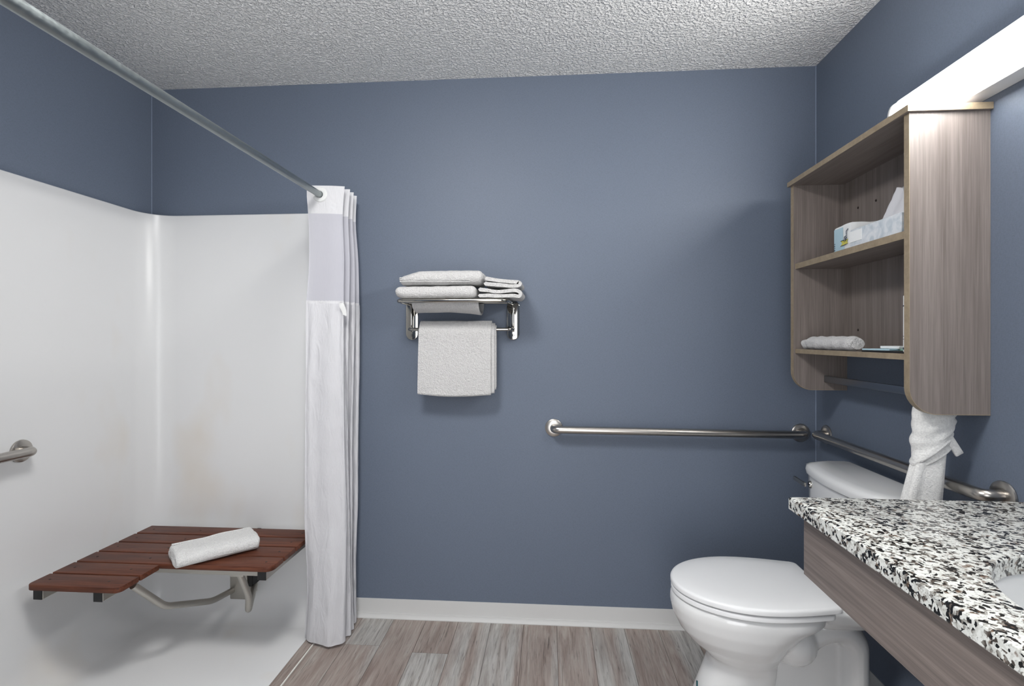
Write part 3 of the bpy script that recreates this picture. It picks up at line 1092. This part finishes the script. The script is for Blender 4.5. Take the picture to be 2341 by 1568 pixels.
def cloth_roll():
    z0 = 1.2287
    r = root('washcloth_roll', (0.98, 1.90, z0), 'small white rolled washcloth on the lower cabinet shelf', 'washcloth')
    # thick roll lying along the shelf
    rings = []
    n = 26
    cx = 0.980
    for j in range(34):
        y = 2.036 - 0.300 * j / 33
        e = min(1.0, (0.020 + j / 33 * 0.95) * 9, (1.03 - j / 33) * 9)
        rad = 0.0250 * (0.62 + 0.38 * math.sqrt(max(0.0, min(1.0, e)))) + 0.0012 * math.sin(j * 0.9)
        ring = []
        for k in range(n):
            a = 2 * PI * k / n
            rr = rad + 0.0018 * noise.noise(Vector((math.cos(a) * 2, math.sin(a) * 2, y * 28)))
            z = z0 + 0.0235 + rr * 0.96 * math.sin(a)
            ring.append((cx + rr * 1.08 * math.cos(a), y, max(z0 + 0.0004, z)))
        rings.append(ring)
    v, f = loft_vf(rings)
    link('roll', v, f, M['terry'], r, 60)
    # inner coil poking out at the far end
    rings = []
    for j in range(10):
        y = 2.080 - 0.060 * j / 9
        ring = []
        for k in range(n):
            a = 2 * PI * k / n
            rr = 0.0175 + 0.002 * math.sin(a * 3 + j * 0.5)
            ring.append((cx + rr * math.cos(a), y + 0.006 * math.cos(a), max(z0 + 0.0004, z0 + 0.0185 + rr * math.sin(a))))
        rings.append(ring)
    v, f = loft_vf(rings)
    link('inner_coil', v, f, M['terry'], r, 60)
    V, Fc = tube_vf([(cx + 0.010 * math.cos(t), 2.0815, z0 + 0.019 + 0.010 * math.sin(t)) for t in [0.3 * k for k in range(22)]], 0.0022, 6)
    link('coil_edge', V, Fc, M['terry'], r, 60)
cloth_roll()

def small_items():
    z0 = 1.2287
    def packet(name, c, size, rz, z, mat, label, cat, group=None):
        vf = place(bevel_vf(box_vf(-size[0] / 2, size[0] / 2, -size[1] / 2, size[1] / 2, 0, size[2]), min(0.0012, size[2] * 0.4), 1), (c[0], c[1], z), rz)
        r = root(name, (c[0], c[1], z), label, cat, group)
        link('body', vf[0], vf[1], mat, r, 40)
        return r, vf
    packet('black_tray', (1.028, 1.575, 0), (0.145, 0.20, 0.004), 0, z0, M['black'], 'thin black tray on the lower cabinet shelf under the packets', 'tray')
    g = 'soap packets on the lower shelf'
    packet('soap_packet', (1.000, 1.640, 0), (0.060, 0.095, 0.005), 0.25, z0 + 0.0045, M['blue'], 'flat pale blue soap packet lying on the black tray', 'soap packet', g)
    packet('soap_packet', (1.035, 1.565, 0), (0.055, 0.080, 0.005), -0.3, z0 + 0.0045, M['green'], 'flat green grey soap packet nearest the upright white card', 'soap packet', g)
    packet('soap_packet', (1.030, 1.625, 0), (0.050, 0.075, 0.008), 0.1, z0 + 0.0100, M['paper'], 'white soap packet on top of the pale blue packet', 'soap packet', g)
    # upright card leaning against the near panel
    r = root('upright_card', (1.02, 1.475, z0), 'upright white printed card against the near side of the cabinet', 'card')
    vf = bevel_vf(box_vf(0.967, 1.075, 1.4855, 1.5035, z0 + 0.0003, z0 + 0.158), 0.001, 1)
    c = link('card', vf[0], vf[1], M['paper'], r, 40)
    for z, h in ((0.010, 0.006), (0.038, 0.0012), (0.046, 0.0012), (0.128, 0.0035)):
        link('printed_line', *box_vf(0.9662, 0.9669, 1.487, 1.502, z0 + z, z0 + z + h), M['navy'], c)
small_items()

# ---- towel knotted round the cabinet's towel bar
def knotted_towel():
    r = root('knotted_towel', (1.02, 1.50, 0.70), 'white towel tied in a twist and hanging from the cabinet towel bar', 'towel')
    n = 48
    # hanging skirt, gathered at the knot and spreading downwards
    rings = []
    for j in range(40):
        w = j / 39
        z = 1.000 - 0.300 * w
        cx = 1.043 - 0.037 * min(1.0, w * 1.4)
        hw = 0.036 + 0.018 * min(1.0, w * 1.4)
        hd = 0.022 + 0.004 * w
        ring = []
        for k in range(n):
            a = 2 * PI * k / n
            f = 1 + 0.07 * math.sin(a * 5 + 0.6 + w) + 0.10 * math.exp(-((a - 4.3) / 0.25) ** 2) * -1.8 * (0.4 + 0.6 * w)
            x = cx + hw * f * math.copysign(abs(math.cos(a)) ** 0.8, math.cos(a))
            y = 1.499 + hd * f * math.sin(a)
            d = 0.002 * noise.noise(Vector((x * 30, y * 30, z * 22)))
            ring.append((x + d, y + d, z))
        rings.append(ring)
    v, f = loft_vf(rings)
    link('skirt', v, f, M['terry_fine'], r, 70)
    # wrapped upper part: sleeves of cloth that end on a slanting hem, high on the right and low on the left
    def sleeve(name, ztop, zmid, slope, hw0, hd0, ph, crease):
        rings = []
        m = 64
        for j in range(41):
            w = j / 40
            ring = []
            for k in range(m):
                a = 2 * PI * k / m
                zb = zmid + slope * math.cos(a)
                z = ztop - (ztop - zb) * w
                cx = 1.043 + 0.003 * math.sin(w * 4 + ph)
                hw = hw0 + 0.005 * math.sin(w * PI * 0.9 + 0.3) + 0.0016 * math.sin(w * 21 + ph)
                hd = hd0 + 0.006 * math.sin(w * PI * 0.8)
                if w < 0.15:
                    hw *= 0.80 + 0.20 * w / 0.15
                # soft creases fanning from the upper right, running nearly parallel to the hem
                fr = crease * math.sin(w * 15 + a * 1.5 + ph) * (0.35 + 0.65 * w) + 0.6 * crease * math.sin(w * 31 - a * 2 + ph)
                if w > 0.94:
                    fr += 0.05 * math.sin((w - 0.94) / 0.06 * PI)        # rolled hem
                x = cx + hw * (1 + fr) * math.cos(a)
                y = 1.501 + hd * (1 + 1.6 * fr) * math.sin(a)
                d = 0.001 * noise.noise(Vector((x * 40, y * 40, z * 40)))
                ring.append((x + d, y + d, z))
            rings.append(ring)
        v, f = loft_vf(rings)
        link(name, v, f, M['terry_fine'], r, 75)
    sleeve('outer_wrap', 1.105, 0.968, 0.046, 0.0500, 0.0270, 0.4, 0.034)
    sleeve('inner_wrap', 1.060, 0.945, 0.030, 0.0430, 0.0245, 2.0, 0.026)
    # loose corner sticking out on the right
    vf = bevel_vf(box_vf(-0.011, 0.011, -0.004, 0.004, -0.034, 0.020), 0.003, 2)
    ca, sa = math.cos(0.55), math.sin(0.55)
    V = [(1.082 + x * ca - z * sa, 1.484 + y, 0.985 + x * sa + z * ca) for x, y, z in vf[0]]
    link('loose_corner', V, vf[1], M['terry_fine'], r, 60)
knotted_towel()

# ================================================================== vanity light
def vanity_light():
    y0, y1 = 0.48, 1.712
    zc = 1.954
    r = root('vanity_light', (XR, 1.1, 1.89), 'long lit white tube lamp on the right wall above the cabinet', 'lamp')
    box('housing', (XR - 0.055, XR - 0.0005, y0 + 0.004, y1 - 0.004, 1.8945, 2.005), M['white'], r, 0.002, 1)
    # bowed diffuser
    prof = []
    for k in range(17):
        a = -PI / 2 + PI * k / 16
        prof.append((XR - 0.0552 - 0.030 * math.cos(a) ** 0.6 if math.cos(a) > 1e-6 else XR - 0.0552, zc - 0.005 + 0.0515 * math.sin(a)))
    vf = prism_vf(prof, 'y', y0 + 0.012, y1 - 0.012)
    link('diffuser', vf[0], vf[1], M['glow'], r, 50)
    # end caps follow the same section, a little proud
    for a, b in ((y0, y0 + 0.012), (y1 - 0.012, y1)):
        cap = [(XR - 0.0006, 1.8935)] + [(XR - 0.055 - (XR - 0.055 - x) * 1.10, zc - 0.005 + (z - zc + 0.005) * 1.02) for x, z in prof] + [(XR - 0.0006, 2.0065)]
        vf = bevel_vf(prism_vf(cap, 'y', a, b), 0.0015, 1)
        link('end_cap', vf[0], vf[1], M['white'], r, 50)
    box('top_strip', (XR - 0.064, XR - 0.050, y0 + 0.012, y1 - 0.012, 2.0020, 2.0055), M['white'], r)
vanity_light()

def fill_lamp():  # invented dome, placed out of frame to brighten shower and room
    c = (-0.50, 0.80, ZC)
    r = root('fill_lamp', c, 'round fill lamp added on the ceiling out of view', 'lamp')
    v, f = lathe_vf([(0.0, 0), (0.255, 0), (0.255, 0.02), (0.245, 0.028), (0.0, 0.028)], (c[0], c[1], c[2] - 0.0003), (0, 0, -1), 40)
    link('base_ring', v, f, M['white'], r, 40)
    prof = [(0.0, 0.0281)] + [(0.24 * math.cos(a), 0.0281 + 0.09 * math.sin(a)) for a in [PI / 2 * k / 10 for k in range(11)]]
    v, f = lathe_vf(prof, c, (0, 0, -1), 40)
    link('fill_dome', v, f, M['fill_dome'], r, 60)
fill_lamp()

# ================================================================== toilet
YT = 1.803
def egg(xf, xm, xb, w, z, n=56, back=0.7, yc=YT, front=1.0):
    out = []
    for k in range(n):
        a = 2 * PI * k / n
        c, s = math.cos(a), math.sin(a)
        if c >= 0:
            x = xm - (xm - xf) * abs(c) ** front
            y = yc + w * math.copysign(abs(s) ** 0.96, s)
        else:
            x = xm + (xb - xm) * abs(c) ** back
            y = yc + w * math.copysign(abs(s) ** back, s)
        out.append((x, y, z))
    return out

def remeshed(name, vf, voxel, mat, parent, smooth_iter=6):
    o = link(name + '_tmp', vf[0], vf[1], mat, parent)
    m = o.modifiers.new('r', 'REMESH')
    m.mode = 'VOXEL'
    m.voxel_size = voxel
    s = o.modifiers.new('s', 'SMOOTH')
    s.iterations = smooth_iter
    s.factor = 0.6
    bpy.context.view_layer.update()
    dg = bpy.context.evaluated_depsgraph_get()
    me = bpy.data.meshes.new_from_object(o.evaluated_get(dg))
    me.name = name
    par = o.parent
    bpy.data.objects.remove(o, do_unlink=True)
    for p in me.polygons:
        p.use_smooth = True
    me.materials.clear()
    me.materials.append(mat)
    ob = bpy.data.objects.new(name, me)
    COL.objects.link(ob)
    ob.parent = par
    ORIG[ob.name] = ORIG[par.name]
    return ob

def toilet():
    r = root('toilet', (0.80, YT, 0), 'white porcelain toilet with closed lid and tank against the right wall', 'toilet')
    rim = 0.412
    bowl = loft_vf([
        egg(0.472, 0.60, 0.75, 0.118, 0.000, back=0.5), egg(0.474, 0.60, 0.75, 0.116, 0.03, back=0.5), egg(0.492, 0.62, 0.735, 0.106, 0.09, back=0.5),
        egg(0.515, 0.63, 0.730, 0.100, 0.15, back=0.5), egg(0.531, 0.64, 0.735, 0.103, 0.19, back=0.5), egg(0.532, 0.65, 0.745, 0.112, 0.215, back=0.8),
        egg(0.505, 0.655, 0.755, 0.130, 0.240, back=0.95), egg(0.468, 0.655, 0.770, 0.152, 0.270, back=1.0), egg(0.438, 0.655, 0.795, 0.170, 0.305, back=1.0),
        egg(0.418, 0.66, 0.835, 0.183, 0.345, back=0.9), egg(0.410, 0.66, 0.880, 0.188, 0.380), egg(0.412, 0.66, 0.885, 0.188, 0.400),
        egg(0.420, 0.66, 0.880, 0.181, rim)])
    deck = loft_vf([egg(0.80, 0.90, 1.085, 0.085, 0.345, back=0.5), egg(0.78, 0.90, 1.115, 0.112, 0.375, back=0.4), egg(0.78, 0.90, 1.118, 0.118, rim - 0.006, back=0.4), egg(0.79, 0.90, 1.112, 0.113, rim, back=0.4)])
    # trapway: sump bulge, arch and rear outlet leg
    def ell(c, rx, ry, rz_):
        rings = []
        for j in range(1, 12):
            ph = -PI / 2 + PI * j / 12
            rings.append([(c[0] + rx * math.cos(ph) * math.cos(2 * PI * k / 24), c[1] + ry * math.cos(ph) * math.sin(2 * PI * k / 24), c[2] + rz_ * math.sin(ph)) for k in range(24)])
        return loft_vf(rings)
    sump = ell((0.788, YT, 0.282), 0.086, 0.122, 0.084)
    arch = tube_vf(smooth_path([(0.800, YT, 0.265), (0.85, YT, 0.295), (0.89, YT, 0.316), (0.945, YT, 0.320), (0.985, YT, 0.285), (0.990, YT, 0.22), (0.990, YT, 0.0)], 6), 0.046, 20)
    arch = ([(x, YT + (y - YT) * 1.75, z) for x, y, z in arch[0]], arch[1])
    web = box_vf(0.70, 1.00, YT - 0.022, YT + 0.022, 0.0, 0.30)
    foot = loft_vf([egg(0.49, 0.70, 1.045, 0.120, 0.0, back=0.45), egg(0.495, 0.70, 1.043, 0.118, 0.02, back=0.45), egg(0.52, 0.70, 1.03, 0.095, 0.04, back=0.45)])
    neck = box_vf(0.86, 1.0, YT - 0.045, YT + 0.045, 0.30, 0.40)
    remeshed('bowl', merge(bowl, deck, sump, arch, web, foot, neck), 0.005, M['porcelain'], r, 5)
    # seat ring and lid: egg front, sides drawn in to a straight back edge with rounded corners
    def plate(xf, xb, w, wb, z, rc=0.022, n=30):
        xm = 0.665
        out = []
        for k in range(-n, n + 1):
            a = PI / 2 * k / n
            out.append((xm - (xm - xf) * math.cos(a), YT + w * math.sin(a), z))
        side = []
        for k in range(1, 9):
            t = k / 9
            side.append((xm + (xb - rc - xm) * t, wb + (w - wb) * math.cos(t * PI / 2) ** 1.0))
        cor = [(xb - rc + rc * math.sin(PI / 2 * k / 6), wb - rc + rc * math.cos(PI / 2 * k / 6)) for k in range(7)]
        out += [(x, YT + y, z) for x, y in side + cor]
        out += [(x, YT - y, z) for x, y in (side + cor)[::-1]]
        return out
    def slab(xf, xb, w, z0, z1, back, e=0.006):
        xm = 0.655
        return loft_vf([plate(xf + e, xb - e, w - e, back - e, z0), plate(xf, xb, w, back, z0 + e * 0.7), plate(xf, xb, w, back, z1 - e),
                        plate(xf + e * 0.35, xb - e * 0.35, w - e * 0.35, back - e * 0.35, z1 - e * 0.35), plate(xf + e * 1.2, xb - e * 1.2, w - e * 1.2, back - e * 1.2, z1)])
    link('seat', *slab(0.414, 0.868, 0.194, rim + 0.0035, rim + 0.0205, 0.168, 0.0035), M['plastic'], r, 50)
    xm = 0.655
    l0, l1 = rim + 0.0240, rim + 0.0455
    rings = [plate(0.424, 0.880, 0.186, 0.158, l0), plate(0.4125, 0.889, 0.1975, 0.168, l0 + 0.003), plate(0.412, 0.890, 0.198, 0.168, l1 - 0.008),
             plate(0.4145, 0.8885, 0.1955, 0.166, l1 - 0.003), plate(0.422, 0.882, 0.188, 0.160, l1), plate(0.47, 0.84, 0.14, 0.12, l1 + 0.0025), plate(0.55, 0.77, 0.07, 0.06, l1 + 0.004)]
    lid = link('lid', *loft_vf(rings), M['plastic'], r, 50)
    for s in (-1, 1):
        box('hinge', (0.866, 0.905, YT + s * 0.080 - 0.026, YT + s * 0.080 + 0.026, rim + 0.0003, rim + 0.030), M['plastic'], r, 0.008, 3)
    # tank
    def plan(xf, bow, xb, hw, z, rc):
        pts = []
        m = 18
        for k in range(m + 1):
            t = -1 + 2 * k / m
            y = YT + hw * t
            rr = max(0.0, (abs(t) - (1 - rc / hw)) / (rc / hw))
            pts.append((xf + bow * t * t + rc * (1 - math.sqrt(max(0.0, 1 - rr * rr))), y, z))
        pts += [(xb - 0.012, YT + hw, z), (xb, YT + hw - 0.012, z), (xb, YT - hw + 0.012, z), (xb - 0.012, YT - hw, z)]
        return pts
    body = loft_vf([plan(0.965, 0.02, 1.112, 0.195, rim + 0.0005, 0.03), plan(0.955, 0.02, 1.116, 0.205, rim + 0.04, 0.03), plan(0.940, 0.025, 1.120, 0.228, 0.60, 0.035), plan(0.936, 0.028, 1.122, 0.236, 0.766, 0.035)])
    link('tank', *body, M['porcelain'], r, 50)
    lidr = [plan(0.938, 0.03, 1.124, 0.238, 0.7665, 0.04), plan(0.926, 0.032, 1.126, 0.246, 0.772, 0.045), plan(0.922, 0.034, 1.126, 0.250, 0.788, 0.05),
            plan(0.925, 0.034, 1.125, 0.248, 0.800, 0.05), plan(0.934, 0.034, 1.120, 0.240, 0.807, 0.05), plan(0.955, 0.034, 1.108, 0.225, 0.811, 0.05)]
    link('tank_lid', *loft_vf(lidr), M['porcelain'], r, 50)
    # flush lever at the far front corner
    v, f = lathe_vf([(0.0, 0), (0.0135, 0), (0.0135, 0.004), (0.010, 0.010), (0.0, 0.012)], (0.9535, YT + 0.175, 0.735), (-1, 0.1, 0), 20)
    lv = link('flush_lever', v, f, M['chrome'], r, 40)
    vf = bevel_vf(box_vf(0.926, 0.935, YT + 0.170, YT + 0.243, 0.727, 0.7415), 0.0025, 2)
    vf = ([(x - 0.10 * (y - YT - 0.17), y, z + 0.10 * (y - YT - 0.17)) for x, y, z in vf[0]], vf[1])
    link('lever_arm', vf[0], vf[1], M['chrome'], lv, 40)
    # small printed marks low on the front of the base
    link('printed_mark', *box_vf(0.488, 0.492, YT - 0.028, YT - 0.022, 0.100, 0.126), M['teal'], r)
toilet()

# ================================================================== vanity counter
def vanity():
    r = root('granite_countertop', (0.86, 0.75, 0.853), 'black and white speckled granite countertop with sink cut-out', 'countertop')
    x0, x1, y0, y1 = 0.579, XR - 0.0005, 0.19, 1.311
    zt, zb = 0.885, 0.853
    cx, cy, rx, ry = 0.870, 0.750, 0.198, 0.238
    ang = set(2 * PI * k / 96 for k in range(96))
    for X in (x0, x1):
        for Yv in (y0, y1):
            ang.add(math.atan2(Yv - cy, X - cx) % (2 * PI))
    ang = sorted(ang)
    def outer(a, e=0.0):
        c, s = math.cos(a), math.sin(a)
        t = min(((x1 - e - cx) / c) if c > 1e-9 else 1e9, ((x0 + e - cx) / c) if c < -1e-9 else 1e9,
                ((y1 - e - cy) / s) if s > 1e-9 else 1e9, ((y0 + e - cy) / s) if s < -1e-9 else 1e9)
        return (cx + c * t, cy + s * t)
    def inner(a, e=0.0):
        # ellipse hit by the ray at angle a
        c, s = math.cos(a), math.sin(a)
        t = 1 / math.sqrt((c / (rx + e)) ** 2 + (s / (ry + e)) ** 2)
        return (cx + c * t, cy + s * t)
    rings = []
    for fn, e, z in ((inner, 0, zb), (inner, 0, zt - 0.003), (inner, 0.003, zt), (outer, 0.004, zt), (outer, 0.001, zt - 0.0015), (outer, 0, zt - 0.005),
                     (outer, 0, zb + 0.003), (outer, 0.003, zb), (inner, 0, zb)):
        rings.append([(*fn(a, e), z) for a in ang])
    v, f = loft_vf(rings, False, False)
    link('slab', v, f, M['granite'], r, 35)
    # undermount basin
    b = root('sink_basin', (cx, cy, 0.70), 'white oval undermount basin below the granite countertop', 'sink')
    rg = []
    for s, z in ((1.10, 0.852), (1.03, 0.8515), (1.01, 0.845), (0.99, 0.82), (0.94, 0.78), (0.82, 0.74), (0.60, 0.715), (0.3, 0.705), (0.08, 0.703)):
        rg.append([(cx + rx * s * math.cos(2 * PI * k / 64), cy + ry * s * math.sin(2 * PI * k / 64), z) for k in range(64)])
    v, f = loft_vf(rg, False, True)
    o = link('bowl', v, f, M['porcelain'], b, 50)
    v, f = lathe_vf([(0.0, 0), (0.022, 0), (0.022, 0.003), (0.016, 0.004), (0.0, 0.004)], (cx, cy, 0.7035), (0, 0, 1), 24)
    link('drain', v, f, M['chrome'], b, 40)
    # apron board and its support
    a = root('counter_apron', (0.614, 0.75, 0.70), 'grey oak apron board under the granite countertop', 'vanity panel')
    box('front_board', (0.605, 0.624, 0.20, 1.291, 0.707, 0.8525), M['apron'], a, 0.0008, 1)
    box('support_panel', (0.640, XR - 0.006, 0.915, 0.934, 0.0, 0.699), M['lam_v'], a, 0.0008, 1)
    box('support_panel', (0.640, XR - 0.006, 0.21, 0.229, 0.0, 0.8525), M['lam_v'], a, 0.0008, 1)
    box('end_board', (0.6245, XR - 0.006, 1.272, 1.291, 0.80, 0.8525), M['apron'], a, 0.0008, 1)
vanity()
